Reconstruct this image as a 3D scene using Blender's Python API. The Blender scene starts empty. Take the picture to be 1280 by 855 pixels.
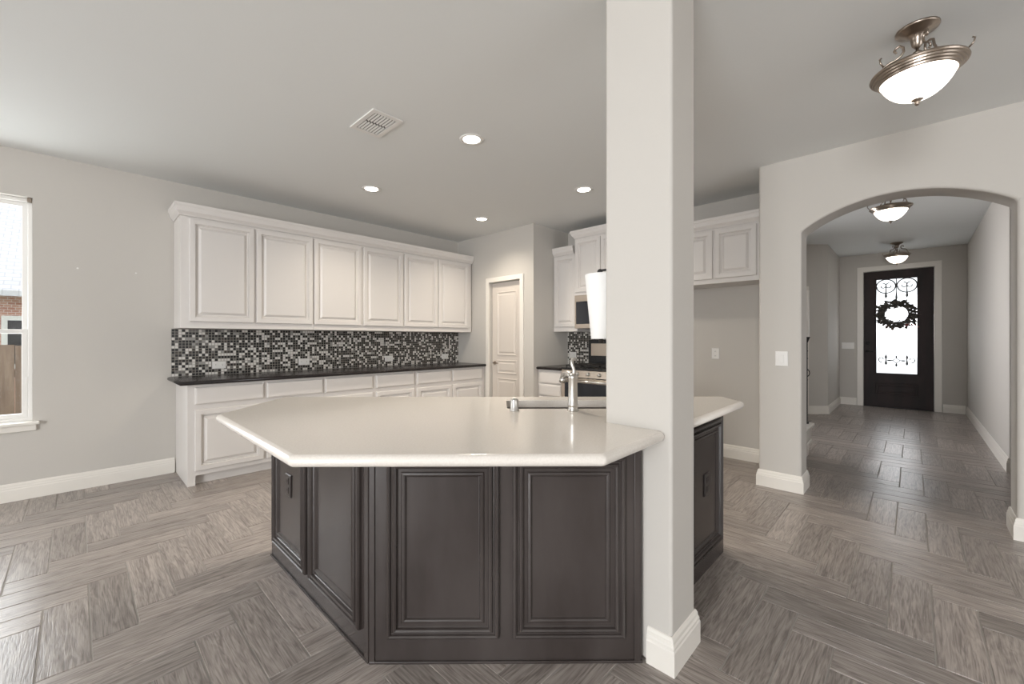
import bpy, bmesh, math, random
from mathutils import Vector, Matrix
PI = math.pi
random.seed(7)
SC = bpy.context.scene
COL = SC.collection

# ------------------------------------------------------------------ camera
EYE = 1.25
AZ = math.atan(516/522.5)
cd = bpy.data.cameras.new('camera')
cd.sensor_width = 36; cd.lens = 36*522.5/1280
cd.shift_x = 15/1280; cd.shift_y = -4/1280
cam = bpy.data.objects.new('camera', cd); COL.objects.link(cam)
cam.location = (0, 0, EYE); cam.rotation_euler = (PI/2, 0, AZ-PI/2)
cd.clip_start = 0.05
SC.camera = cam
SC.view_settings.view_transform = 'Standard'
SC.view_settings.look = 'None'
SC.view_settings.gamma = 1
SC.view_settings.use_curve_mapping = False
SC.view_settings.exposure = 0.79

# ------------------------------------------------------------------ world and big lights
w = bpy.data.worlds.new('sky'); SC.world = w; w.use_nodes = True
bg = w.node_tree.nodes['Background']
bg.inputs[0].default_value = (0.93, 0.97, 1.0, 1); bg.inputs[1].default_value = 1.15

def area(name, loc, target, sx, sy, power, color=(1, 1, 1), spread=180):
    l = bpy.data.lights.new(name, 'AREA'); l.shape = 'RECTANGLE'; l.size = sx; l.size_y = sy
    l.energy = power; l.color = color; l.spread = math.radians(spread)
    o = bpy.data.objects.new(name, l); COL.objects.link(o); o.location = loc
    d = Vector(target)-Vector(loc); o.rotation_euler = d.to_track_quat('-Z', 'Z').to_euler()
    return o
# daylight that comes in through the big windows of the living room behind the camera
area('living_room_daylight', (-5.75, -0.7, 1.4), (4, -0.7, 1.9), 8.4, 2.1, 770, (0.97, 0.985, 1.0))
area('added_side_fill', (1.7, -5.75, 1.4), (1.7, 4, 1.9), 3.0, 2.1, 25, (0.99, 0.985, 1.0))  # added side fill from out of view, placed to light the arch wall and column
area('kitchen_window_daylight', (-0.73, 5.25, 1.5), (-0.73, 0, 1.5), 0.9, 1.7, 22, (0.97, 0.985, 1.0))
area('entry_glass_daylight', (10.62, 0.21, 1.5), (0, 0.21, 1.2), 0.6, 1.7, 15, (0.99, 0.985, 1.0))
area('stair_daylight', (7.0, 3.15, 1.7), (7.0, -1, 1.3), 1.3, 1.6, 70, (0.99, 0.985, 1.0), spread=85)

# ------------------------------------------------------------------ materials
def mat(name, col, rough=0.5, metal=0.0, spec=0.5, emit=None, es=0.0, coat=0.0):
    m = bpy.data.materials.new(name); m.use_nodes = True
    b = m.node_tree.nodes['Principled BSDF']
    b.inputs['Base Color'].default_value = (*col, 1)
    b.inputs['Roughness'].default_value = rough
    b.inputs['Metallic'].default_value = metal
    b.inputs['Specular IOR Level'].default_value = spec
    b.inputs['Coat Weight'].default_value = coat
    if emit:
        b.inputs['Emission Color'].default_value = (*emit, 1); b.inputs['Emission Strength'].default_value = es
    return m
def nt(m): return m.node_tree.nodes, m.node_tree.links, m.node_tree.nodes['Principled BSDF']
def noisy(m, scale, c1, c2, bump=0.0, bdist=0.002, stretch=(1, 1, 1), coord='Object', detail=4, rough=None):
    n, l, b = nt(m)
    tc = n.new('ShaderNodeTexCoord'); mp = n.new('ShaderNodeMapping'); mp.inputs['Scale'].default_value = stretch
    nz = n.new('ShaderNodeTexNoise'); nz.inputs['Scale'].default_value = scale; nz.inputs['Detail'].default_value = detail
    l.new(tc.outputs[coord], mp.inputs[0]); l.new(mp.outputs[0], nz.inputs['Vector'])
    cr = n.new('ShaderNodeValToRGB')
    cr.color_ramp.elements[0].position = 0.3; cr.color_ramp.elements[1].position = 0.7
    cr.color_ramp.elements[0].color = (*c1, 1); cr.color_ramp.elements[1].color = (*c2, 1)
    l.new(nz.outputs[0], cr.inputs[0]); l.new(cr.outputs[0], b.inputs['Base Color'])
    if bump:
        bp = n.new('ShaderNodeBump'); bp.inputs['Strength'].default_value = bump; bp.inputs['Distance'].default_value = bdist
        l.new(nz.outputs[0], bp.inputs['Height']); l.new(bp.outputs[0], b.inputs['Normal'])
    return m
def texbump(m, scale, strength, dist):
    n, l, b = nt(m)
    tc = n.new('ShaderNodeTexCoord'); nz = n.new('ShaderNodeTexNoise'); nz.inputs['Scale'].default_value = scale
    nz.inputs['Detail'].default_value = 3
    l.new(tc.outputs['Object'], nz.inputs['Vector'])
    bp = n.new('ShaderNodeBump'); bp.inputs['Strength'].default_value = strength; bp.inputs['Distance'].default_value = dist
    l.new(nz.outputs[0], bp.inputs['Height']); l.new(bp.outputs[0], b.inputs['Normal'])
    return m

M = {}
M['wall'] = texbump(mat('wall_paint', (0.555, 0.525, 0.485), 0.75, spec=0.3), 90, 0.12, 0.002)
M['ceiling'] = texbump(mat('ceiling_paint', (0.775, 0.785, 0.775), 0.9, spec=0.2), 70, 0.12, 0.002)
M['trim'] = mat('trim_paint', (0.78, 0.74, 0.68), 0.4)
M['cab'] = mat('cabinet_paint', (0.70, 0.665, 0.635), 0.38)
M['door'] = mat('door_paint', (0.66, 0.60, 0.54), 0.45)
M['white'] = mat('white_plastic', (0.78, 0.76, 0.73), 0.4)
M['slot'] = mat('slot_dark', (0.12, 0.11, 0.10), 0.6)
M['black'] = mat('black_enamel', (0.012, 0.012, 0.013), 0.25)
M['blackmatte'] = mat('black_iron', (0.015, 0.013, 0.012), 0.55)
M['granite'] = noisy(mat('black_granite', (0.02, 0.018, 0.018), 0.22, spec=.2), 220, (0.008, 0.007, 0.007), (0.035, 0.028, 0.027))
M['quartz'] = noisy(mat('cream_quartz', (0.7, 0.66, 0.6), 0.13), 160, (0.72, 0.665, 0.605), (0.78, 0.73, 0.67))
M['steel'] = mat('brushed_steel', (0.62, 0.60, 0.57), 0.3, 1.0)
M['sinksteel'] = mat('sink_steel', (0.36, 0.33, 0.31), 0.35, 1.0)
M['nickel'] = mat('brushed_nickel', (0.36, 0.30, 0.25), 0.3, 1.0)
M['steelwarm'] = mat('appliance_steel', (0.60, 0.52, 0.44), 0.35, 1.0)
M['darkglass'] = mat('dark_glass', (0.012, 0.014, 0.02), 0.08)
M['grout'] = mat('grout', (0.40, 0.37, 0.34), 0.8)
M['paper'] = mat('paper_towel', (0.86, 0.85, 0.83), 0.9, spec=0.1)
M['lampglass'] = mat('frosted_lamp_glass', (0.9, 0.85, 0.78), 0.5, emit=(1.0, 0.90, 0.78), es=3.3)
M['bulb'] = mat('lit_lens', (0.9, 0.9, 0.85), 0.5, emit=(1.0, 0.93, 0.82), es=9.0)
M['espresso'] = noisy(mat('espresso_wood', (0.05, 0.04, 0.035), 0.27, spec=0.6), 3.2, (0.026, 0.019, 0.017), (0.068, 0.057, 0.053), stretch=(1, 1, .35), detail=6)
M['frontdoor'] = noisy(mat('front_door_wood', (0.02, 0.013, 0.012), 0.5, spec=0.25), 6, (0.012, 0.007, 0.007), (0.030, 0.016, 0.014), stretch=(1, 1, .2))
M['leaf'] = noisy(mat('wreath_leaf', (0.04, 0.04, 0.03), 0.7), 30, (0.020, 0.022, 0.018), (0.07, 0.055, 0.045))
M['berry'] = mat('red_berry', (0.22, 0.03, 0.03), 0.4)
M['cone'] = mat('pine_cone', (0.08, 0.045, 0.03), 0.7)

def floor_mat():
    m = mat('wood_look_tile', (0.2, 0.17, 0.15), 0.29)
    n, l, b = nt(m)
    uv = n.new('ShaderNodeUVMap'); uv.uv_map = 'UVMap'
    vc = n.new('ShaderNodeVertexColor'); vc.layer_name = 'plank'
    mp = n.new('ShaderNodeMapping'); mp.inputs['Scale'].default_value = (2.0, 15, 1)
    l.new(uv.outputs[0], mp.inputs[0])
    nz = n.new('ShaderNodeTexNoise'); nz.inputs['Scale'].default_value = 1.0; nz.inputs['Detail'].default_value = 5
    nz.inputs['Distortion'].default_value = 1.1
    l.new(mp.outputs[0], nz.inputs['Vector'])
    mp2 = n.new('ShaderNodeMapping'); mp2.inputs['Scale'].default_value = (4, 70, 1)
    l.new(uv.outputs[0], mp2.inputs[0])
    wv = n.new('ShaderNodeTexNoise'); wv.inputs['Scale'].default_value = 1.0; wv.inputs['Detail'].default_value = 3
    wv.inputs['Distortion'].default_value = 2.0
    l.new(mp2.outputs[0], wv.inputs['Vector'])
    # contour-like rings of the grain
    r1 = n.new('ShaderNodeMath'); r1.operation = 'MULTIPLY'; r1.inputs[1].default_value = 40
    l.new(nz.outputs[0], r1.inputs[0])
    r2 = n.new('ShaderNodeMath'); r2.operation = 'SINE'; l.new(r1.outputs[0], r2.inputs[0])
    r3 = n.new('ShaderNodeMath'); r3.operation = 'MULTIPLY_ADD'; r3.inputs[1].default_value = 0.075; l.new(r2.outputs[0], r3.inputs[0])
    l.new(wv.outputs[0], r3.inputs[2])
    cr = n.new('ShaderNodeValToRGB'); e = cr.color_ramp.elements
    e[0].position = 0.28; e[0].color = (0.185, 0.156, 0.140, 1)
    e[1].position = 0.72; e[1].color = (0.43, 0.38, 0.345, 1)
    k = e.new(0.5); k.color = (0.315, 0.273, 0.246, 1)
    l.new(r3.outputs[0], cr.inputs[0])
    hs = n.new('ShaderNodeHueSaturation')
    ml = n.new('ShaderNodeMapRange'); ml.inputs[3].default_value = 0.82; ml.inputs[4].default_value = 1.18
    sp = n.new('ShaderNodeSeparateColor'); l.new(vc.outputs[0], sp.inputs[0]); l.new(sp.outputs[0], ml.inputs[0])
    l.new(ml.outputs[0], hs.inputs['Value']); l.new(cr.outputs[0], hs.inputs['Color'])
    l.new(hs.outputs[0], b.inputs['Base Color'])
    bp = n.new('ShaderNodeBump'); bp.inputs['Strength'].default_value = 0.35; bp.inputs['Distance'].default_value = 0.002
    l.new(r3.outputs[0], bp.inputs['Height']); l.new(bp.outputs[0], b.inputs['Normal'])
    return m
M['floor'] = floor_mat()

def mosaic_mat():
    m = mat('glass_mosaic', (0.1, 0.1, 0.1), 0.3, spec=0.35)
    n, l, b = nt(m)
    uv = n.new('ShaderNodeUVMap'); uv.uv_map = 'UVMap'
    sc = n.new('ShaderNodeVectorMath'); sc.operation = 'SCALE'; sc.inputs['Scale'].default_value = 1/0.0262
    l.new(uv.outputs[0], sc.inputs[0])
    fl = n.new('ShaderNodeVectorMath'); fl.operation = 'FLOOR'; l.new(sc.outputs[0], fl.inputs[0])
    wn = n.new('ShaderNodeTexWhiteNoise'); wn.noise_dimensions = '2D'; l.new(fl.outputs[0], wn.inputs['Vector'])
    cr = n.new('ShaderNodeValToRGB'); cr.color_ramp.interpolation = 'CONSTANT'
    e = cr.color_ramp.elements; e[0].position = 0; e[0].color = (0.008, 0.007, 0.007, 1)
    e[1].position = 0.46; e[1].color = (0.05, 0.038, 0.032, 1)
    for p, c in ((0.56, (0.15, 0.14, 0.13)), (0.63, (0.32, 0.31, 0.29)), (0.70, (0.70, 0.67, 0.63))):
        k = e.new(p); k.color = (*c, 1)
    l.new(wn.outputs[0], cr.inputs[0])
    fr = n.new('ShaderNodeVectorMath'); fr.operation = 'FRACTION'; l.new(sc.outputs[0], fr.inputs[0])
    sx = n.new('ShaderNodeSeparateXYZ'); l.new(fr.outputs[0], sx.inputs[0])
    def edge(o):
        a = n.new('ShaderNodeMath'); a.operation = 'SUBTRACT'; a.inputs[1].default_value = 0.5; l.new(o, a.inputs[0])
        c = n.new('ShaderNodeMath'); c.operation = 'ABSOLUTE'; l.new(a.outputs[0], c.inputs[0]); return c.outputs[0]
    mx = n.new('ShaderNodeMath'); mx.operation = 'MAXIMUM'; l.new(edge(sx.outputs[0]), mx.inputs[0]); l.new(edge(sx.outputs[1]), mx.inputs[1])
    gt = n.new('ShaderNodeMath'); gt.operation = 'GREATER_THAN'; gt.inputs[1].default_value = 0.425; l.new(mx.outputs[0], gt.inputs[0])
    mi = n.new('ShaderNodeMix'); mi.data_type = 'RGBA'; l.new(gt.outputs[0], mi.inputs['Factor'])
    l.new(cr.outputs[0], mi.inputs['A']); mi.inputs['B'].default_value = (0.30, 0.275, 0.24, 1)
    l.new(mi.outputs['Result'], b.inputs['Base Color'])
    mr = n.new('ShaderNodeMapRange'); mr.inputs[3].default_value = 0.3; mr.inputs[4].default_value = 0.8
    l.new(gt.outputs[0], mr.inputs[0]); l.new(mr.outputs[0], b.inputs['Roughness'])
    return m
M['mosaic'] = mosaic_mat()

def brick_mat():
    m = mat('outside_brick', (0.4, 0.2, 0.15), 0.9); n, l, b = nt(m)
    uv = n.new('ShaderNodeUVMap'); uv.uv_map = 'UVMap'
    br = n.new('ShaderNodeTexBrick'); br.inputs['Scale'].default_value = 4.5
    br.inputs['Color1'].default_value = (0.42, 0.17, 0.12, 1); br.inputs['Color2'].default_value = (0.60, 0.33, 0.25, 1)
    br.inputs['Mortar'].default_value = (0.7, 0.62, 0.55, 1)
    l.new(uv.outputs[0], br.inputs['Vector']); l.new(br.outputs[0], b.inputs['Base Color']); return m
M['brick'] = brick_mat()
def shingle_mat():
    m = mat('roof_shingle', (0.7, 0.7, 0.7), 0.9); n, l, b = nt(m)
    uv = n.new('ShaderNodeUVMap'); uv.uv_map = 'UVMap'
    br = n.new('ShaderNodeTexBrick'); br.inputs['Scale'].default_value = 2.2
    br.inputs['Color1'].default_value = (0.62, 0.61, 0.63, 1); br.inputs['Color2'].default_value = (0.70, 0.69, 0.71, 1)
    br.inputs['Mortar'].default_value = (0.50, 0.49, 0.52, 1)
    l.new(uv.outputs[0], br.inputs['Vector']); l.new(br.outputs[0], b.inputs['Base Color']); return m
M['shingle'] = shingle_mat()
M['fence'] = noisy(mat('fence_wood', (0.3, 0.2, 0.14), 0.85), 3, (0.20, 0.125, 0.085), (0.36, 0.25, 0.18), stretch=(6, 6, .6))
M['grass'] = noisy(mat('outside_grass', (0.15, 0.2, 0.08), 0.9), 8, (0.10, 0.15, 0.05), (0.2, 0.24, 0.1))

def thin_glass(name, tint, refl=0.08, frost=0.0):
    m = bpy.data.materials.new(name); m.use_nodes = True; n = m.node_tree.nodes; l = m.node_tree.links
    n.remove(n['Principled BSDF'])
    out = n['Material Output']
    tr = n.new('ShaderNodeBsdfTransparent'); tr.inputs[0].default_value = (*tint, 1)
    gl = n.new('ShaderNodeBsdfGlossy'); gl.inputs['Roughness'].default_value = 0.03
    mx = n.new('ShaderNodeMixShader'); mx.inputs[0].default_value = refl
    src = tr
    if frost:
        tl = n.new('ShaderNodeBsdfTranslucent'); tl.inputs[0].default_value = (0.92, 0.93, 0.94, 1)
        m2 = n.new('ShaderNodeMixShader'); m2.inputs[0].default_value = frost
        l.new(tr.outputs[0], m2.inputs[1]); l.new(tl.outputs[0], m2.inputs[2]); src = m2
    l.new(src.outputs[0], mx.inputs[1]); l.new(gl.outputs[0], mx.inputs[2]); l.new(mx.outputs[0], out.inputs[0])
    return m
M['glass'] = thin_glass('window_glass', (0.97, 0.98, 0.98), 0.06)
M['frosted'] = thin_glass('frosted_glass', (0.96, 0.97, 0.97), 0.04, 0.55)

# ------------------------------------------------------------------ mesh builder
class MB:
    def __init__(s): s.v = []; s.f = []; s.sm = []; s.mi = []
    def add(s, vs, fs, smooth=False, mi=0):
        o = len(s.v); s.v += [tuple(v) for v in vs]
        for f in fs: s.f.append([o+i for i in f]); s.sm.append(smooth); s.mi.append(mi)
        return s
    def box(s, x0, x1, y0, y1, z0, z1, mi=0):
        if x0 > x1: x0, x1 = x1, x0
        if y0 > y1: y0, y1 = y1, y0
        if z0 > z1: z0, z1 = z1, z0
        v = [(x0,y0,z0),(x1,y0,z0),(x1,y1,z0),(x0,y1,z0),(x0,y0,z1),(x1,y0,z1),(x1,y1,z1),(x0,y1,z1)]
        return s.add(v, [(0,3,2,1),(4,5,6,7),(0,1,5,4),(1,2,6,5),(2,3,7,6),(3,0,4,7)], mi=mi)
    def loops(s, x0, x1, z0, z1, prof, mi=0):
        """nested rectangles on a panel that faces -y; prof = [(inset, y)], last one is filled; the first starts a closed back"""
        vs = []; fs = []
        for a, y in prof: vs += [(x0+a, y, z0+a), (x1-a, y, z0+a), (x1-a, y, z1-a), (x0+a, y, z1-a)]
        for k in range(len(prof)-1):
            for i in range(4):
                j = (i+1) % 4; fs.append((4*k+i, 4*k+j, 4*k+4+j, 4*k+4+i))
        b = 4*(len(prof)-1); fs.append((b, b+1, b+2, b+3)); fs.append((3, 2, 1, 0))
        return s.add(vs, fs, mi=mi)
    def lathe(s, prof, seg=32, c=(0, 0, 0), smooth=True, mi=0, mtx=None, sx=1, sy=1):
        vs = []; fs = []
        for r, z in prof:
            for i in range(seg):
                a = 2*PI*i/seg; p = Vector((r*math.cos(a)*sx, r*math.sin(a)*sy, z))
                if mtx: p = mtx @ p
                vs.append((p.x+c[0], p.y+c[1], p.z+c[2]))
        for k in range(len(prof)-1):
            for i in range(seg):
                j = (i+1) % seg; fs.append((k*seg+i, k*seg+j, (k+1)*seg+j, (k+1)*seg+i))
        if prof[0][0] > 1e-6: fs.append(tuple(range(seg-1, -1, -1)))
        if prof[-1][0] > 1e-6: fs.append(tuple((len(prof)-1)*seg+i for i in range(seg)))
        return s.add(vs, fs, smooth, mi)
    def tube(s, pts, r, seg=8, smooth=True, mi=0):
        pts = [Vector(p) for p in pts]; n = len(pts); rr = r if isinstance(r, (list, tuple)) else [r]*n
        vs = []; fs = []; up = None
        for k in range(n):
            t = (pts[min(k+1, n-1)]-pts[max(k-1, 0)]).normalized()
            if up is None:
                up = Vector((0, 0, 1)) if abs(t.z) < .9 else Vector((1, 0, 0))
            a = t.cross(up).normalized(); b = a.cross(t).normalized(); up = b
            for i in range(seg):
                q = 2*PI*i/seg; vs.append(pts[k]+a*math.cos(q)*rr[k]+b*math.sin(q)*rr[k])
        for k in range(n-1):
            for i in range(seg):
                j = (i+1) % seg; fs.append((k*seg+i, k*seg+j, (k+1)*seg+j, (k+1)*seg+i))
        fs.append(tuple(range(seg-1, -1, -1))); fs.append(tuple((n-1)*seg+i for i in range(seg)))
        return s.add(vs, fs, smooth, mi)
    def sphere(s, c, r, seg=12, rings=8, sz=1, mi=0):
        return s.lathe([(r*math.sin(PI*k/rings)+1e-7, -r*sz*math.cos(PI*k/rings)) for k in range(rings+1)], seg, c, True, mi)
    def prism(s, outer, z0, z1, holes=(), axis='z', mi=0):
        """extruded polygon with holes; axis 'z': (x,y) outline, 'x': (y,z) outline pushed along x, 'y': (x,z) outline pushed along y"""
        bm = bmesh.new(); es = []
        for lp in [outer]+list(holes):
            vv = [bm.verts.new((p[0], p[1], 0)) for p in lp]
            for i in range(len(vv)): es.append(bm.edges.new((vv[i], vv[(i+1) % len(vv)])))
        if holes: bmesh.ops.triangle_fill(bm, edges=es, use_beauty=True)
        else: bm.faces.new(bm.verts[:])
        bm.verts.index_update()
        tri = [[v.index for v in f.verts] for f in bm.faces]; pl = [(v.co.x, v.co.y) for v in bm.verts]
        bm.free()
        def P(p, h): return (p[0], p[1], h) if axis == 'z' else ((h, p[0], p[1]) if axis == 'x' else (p[0], h, p[1]))
        n = len(pl); vs = [P(p, z0) for p in pl]+[P(p, z1) for p in pl]
        fs = [t[::-1] for t in tri]+[[i+n for i in t] for t in tri]
        o = 0
        for lp in [outer]+list(holes):
            m_ = len(lp)
            for i in range(m_):
                j = (i+1) % m_; fs.append((o+i, o+j, o+j+n, o+i+n))
            o += m_
        return s.add(vs, fs, mi=mi)
    def sweep(s, path, prof, closed=False, mi=0):
        """prof [(out, z)] swept along a flat path; out is to the right of travel, mitred"""
        P = [Vector((p[0], p[1])) for p in path]; n = len(P); base = path[0][2] if len(path[0]) > 2 else 0
        vs = []; fs = []; m_ = len(prof)
        for k in range(n):
            a = P[k]-P[k-1] if (k > 0 or closed) else None
            b = P[(k+1) % n]-P[k] if (k < n-1 or closed) else None
            na = Vector((a.y, -a.x)).normalized() if a is not None else None
            nb = Vector((b.y, -b.x)).normalized() if b is not None else None
            if na is None: q = nb
            elif nb is None: q = na
            else:
                q = (na+nb); q = q/(q.dot(na)) if q.length > 1e-6 else na
            for (o, z) in prof: vs.append((P[k].x+q.x*o, P[k].y+q.y*o, base+z))
        for k in range(n if closed else n-1):
            k2 = (k+1) % n
            for i in range(m_):
                j = (i+1) % m_; fs.append((k*m_+i, k*m_+j, k2*m_+j, k2*m_+i))
        if not closed:
            fs.append(tuple(range(m_-1, -1, -1))); fs.append(tuple((n-1)*m_+i for i in range(m_)))
        return s.add(vs, fs, mi=mi)

def RM(root):
    return Matrix.LocRotScale(root.location, root.rotation_euler, root.scale)
def obj(name, mb, m, parent=None, world=False, bevel=0, seg=2, loc=None):
    """links one mesh object; world=True means the builder holds world coordinates"""
    vs = mb.v
    if parent is not None and world:
        chain = RM(parent) if parent.parent is None else RM(parent.parent) @ RM(parent)
        inv = chain.inverted(); vs = [inv @ Vector(v) for v in vs]
    if loc is not None and world: vs = [Vector(v)-Vector(loc) for v in vs]
    me = bpy.data.meshes.new(name); me.from_pydata([tuple(v) for v in vs], [], mb.f)
    ms = m if isinstance(m, (list, tuple)) else [m]
    for q in ms: me.materials.append(q)
    for p, s_, i_ in zip(me.polygons, mb.sm, mb.mi): p.use_smooth = s_; p.material_index = i_
    bm = bmesh.new(); bm.from_mesh(me); bmesh.ops.recalc_face_normals(bm, faces=bm.faces); bm.to_mesh(me); bm.free()
    uvl = me.uv_layers.new(name='UVMap')
    for p in me.polygons:
        nx, ny, nz = map(abs, p.normal)
        for li in p.loop_indices:
            c = me.vertices[me.loops[li].vertex_index].co
            uvl.data[li].uv = (c.x, c.y) if nz >= nx and nz >= ny else ((c.y, c.z) if nx > ny else (c.x, c.z))
    o = bpy.data.objects.new(name, me); COL.objects.link(o)
    if parent is not None: o.parent = parent
    if loc is not None: o.location = loc
    if bevel:
        b = o.modifiers.new('bevel', 'BEVEL'); b.width = bevel; b.segments = seg; b.limit_method = 'ANGLE'; b.angle_limit = math.radians(40)
        b.harden_normals = False
    return o
def tag(o, label, cat, group=None):
    o['label'] = label; o['category'] = cat
    if group: o['group'] = group
    return o
def thing(name, label, cat, loc=(0, 0, 0), rz=0, group=None):
    o = bpy.data.objects.new(name, None); COL.objects.link(o); o.empty_display_size = .1
    o.location = loc; o.rotation_euler = (0, 0, rz); return tag(o, label, cat, group)
def struct(name, mb, m, bevel=0, seg=2, parent=None):
    o = obj(name, mb, m, parent, world=True, bevel=bevel, seg=seg)
    if parent is None: o['kind'] = 'structure'
    return o
def dup(root, loc, rz=None, label=None, group=None):
    r = root.copy(); COL.objects.link(r); r.location = loc
    if rz is not None: r.rotation_euler = (0, 0, rz)
    if label: r['label'] = label
    if group: r['group'] = group
    for ch in list(root.children):
        c = ch.copy(); COL.objects.link(c); c.parent = r
        for g in list(ch.children):
            d = g.copy(); COL.objects.link(d); d.parent = c
    return r

# ------------------------------------------------------------------ key planes of the house
YK = 4.93      # long kitchen wall
XP = 4.08      # pantry wall
YP = 3.43      # side of the pantry
XR = 4.83      # range / fridge wall
XA = 4.11; XA2 = 4.36      # arch wall, both faces
YA = 0.94      # end of the arch wall
XD = 10.34     # front door wall
YH = -0.64     # right hand wall of the hall
H = 2.72; HH = 2.82

# ------------------------------------------------------------------ floor: herringbone planks 15 x 60 cm
WX, WY, X0, Y0 = 0.1510, 0.1459, 2.458, -0.065
def make_floor():
    g = 0.0025
    vs, fs, uvs, cols = [], [], [], []
    regs = [(-5.7, XA2, -5.7, 5.1), (XA2, XD+.3, -2.7, 3.4)]
    def inside(x0, x1, y0, y1):
        for a, b, c, d in regs:
            if x1 > a and x0 < b and y1 > c and y0 < d: return True
        return False
    for i in range(-58, 56):
        for j in range(-42, 40):
            m_ = (i-j) % 8
            if m_ == 0: r = (X0+i*WX, X0+(i+4)*WX, Y0+j*WY, Y0+(j+1)*WY, 0)
            elif m_ == 7: r = (X0+i*WX, X0+(i+1)*WX, Y0+j*WY, Y0+(j+4)*WY, 1)
            else: continue
            x0, x1, y0, y1, vert = r
            if not inside(x0, x1, y0, y1): continue
            x0 += g; x1 -= g; y0 += g; y1 -= g
            b = .0016; o = len(vs)
            vs += [(x0, y0, -.0035), (x1, y0, -.0035), (x1, y1, -.0035), (x0, y1, -.0035),
                   (x0+b, y0+b, 0), (x1-b, y0+b, 0), (x1-b, y1-b, 0), (x0+b, y1-b, 0)]
            ff = [(4, 5, 6, 7), (0, 1, 5, 4), (1, 2, 6, 5), (2, 3, 7, 6), (3, 0, 4, 7)]
            ox, oy, cv = random.uniform(0, 60), random.uniform(0, 60), random.random()
            for f in ff:
                fs.append([o+q for q in f]); 
                for q in f:
                    x, y, _ = vs[o+q]
                    uvs.append((y+ox, x+oy) if vert else (x+ox, y+oy)); cols.append(cv)
    me = bpy.data.meshes.new('floor'); 
    nb = len(vs); nf = len(fs)
    bx = MB(); bx.box(-5.7, XD+.3, -5.7, 5.1, -.12, -.0033)
    vs += bx.v; fs += [[nb+q for q in f] for f in bx.f]
    me.from_pydata(vs, [], fs); me.materials.append(M['floor']); me.materials.append(M['grout'])
    me.color_attributes.new('plank', 'FLOAT_COLOR', 'CORNER'); me.uv_layers.new(name='UVMap')
    uvl = me.uv_layers['UVMap']
    for k, u in enumerate(uvs): uvl.data[k].uv = u
    ca = me.color_attributes['plank']
    for k, u in enumerate(uvs): ca.data[k].color = (cols[k], cols[k], cols[k], 1)
    for p in me.polygons[nf:]: p.material_index = 1
    o = bpy.data.objects.new('floor', me); COL.objects.link(o); o['kind'] = 'structure'
make_floor()

# ------------------------------------------------------------------ ceilings
c = MB()
c.prism([(-5.7, -5.7), (XA2, -5.7), (XA2, YA), (5.0, YA), (5.0, 5.15), (-5.7, 5.15)], H, H+.15)
struct('ceiling', c, M['ceiling'])
c = MB(); c.prism([(XA2+.001, -2.7), (XD+.25, -2.7), (XD+.25, 3.4), (5.001, 3.4), (5.001, YA), (XA2+.001, YA)], HH, HH+.1)
struct('ceiling_hall', c, M['ceiling'])

# ------------------------------------------------------------------ walls
c = MB(); c.prism([(-5.6, 0), (4.2, 0), (4.2, H), (-5.6, H)], YK, YK+.16, [[(-1.22, .60), (-.245, .60), (-.245, 2.36), (-1.22, 2.36)]], axis='y')
struct('wall_left', c, M['wall'])
c = MB(); c.prism([(YP+.1, 0), (3.655, 0), (3.655, 2.035), (4.235, 2.035), (4.235, 0), (YK, 0), (YK, H), (YP+.1, H)], XP, XP+.12, axis='x')
struct('wall_pantry', c, M['wall'])
c = MB(); c.box(XP, XR, YP, YP+.1, 0, H); struct('wall_pantry_side', c, M['wall'])
c = MB(); c.box(XR, XR+.14, YA-.0, YP+.12, 0, H); struct('wall_range', c, M['wall'])
# arch wall
AY0, AY1, AC, AR = -0.462, 0.640, 2.118, 2.30
ym = (AY0+AY1)/2; hw = (AY1-AY0)/2; rise = AR-AC; R_ = (hw*hw+rise*rise)/(2*rise)
arc = []
for k in range(41):
    y = AY1+(AY0-AY1)*k/40; arc.append((y, AR-R_+math.sqrt(max(R_*R_-(y-ym)**2, 0))))
c = MB(); c.prism([(YA, 0), (AY1, 0)]+arc+[(AY0, 0), (-5.6, 0), (-5.6, HH), (YA, HH)], XA, XA2, axis='x')
struct('wall_arch', c, M['wall'], .018, 4)
c = MB(); c.box(XA2, XR+.14, YA-.14, YA, 0, HH+.02); struct('wall_alcove', c, M['wall'], .01)
# hall
c = MB(); c.prism([(-2.7, 0), (-.262, 0), (-.262, 2.49), (.655, 2.49), (.655, 0), (3.4, 0), (3.4, HH), (-2.7, HH)], XD, XD+.18, axis='x')
struct('wall_entry', c, M['wall'])
c = MB(); c.box(6.13, XD, YH-.14, YH, 0, HH); struct('wall_right', c, M['wall'], .012, 3)
c = MB(); c.box(8.785, XD, 1.005, 1.12, 0, HH); struct('wall_hall_left', c, M['wall'])
c = MB(); s2 = .7071
A0 = Vector((8.785, 1.005)); dr = Vector((-s2, s2)); nn = Vector((s2, s2))*.12
def wq(a, b, z0, z1): 
    p, q = A0+dr*a, A0+dr*b
    return [(p.x, p.y), (q.x, q.y), (q.x+nn.x, q.y+nn.y), (p.x+nn.x, p.y+nn.y)], z0, z1
for a, b, z0, z1 in ((0, .40, 0, HH), (.40, 1.22, 2.06, HH), (1.22, 3.3, 0, HH)): 
    pl, q0, q1 = wq(a, b, z0, z1); c.prism(pl, q0, q1)
struct('wall_hall_angled', c, M['wall'])
c = MB(); c.box(XR+.14, 7.0, 3.3, 3.42, 0, HH); struct('wall_stair', c, M['wall'])
c = MB(); c.box(XA2, XD, -2.8, -2.66, 0, HH); struct('wall_study', c, M['wall'])
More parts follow.
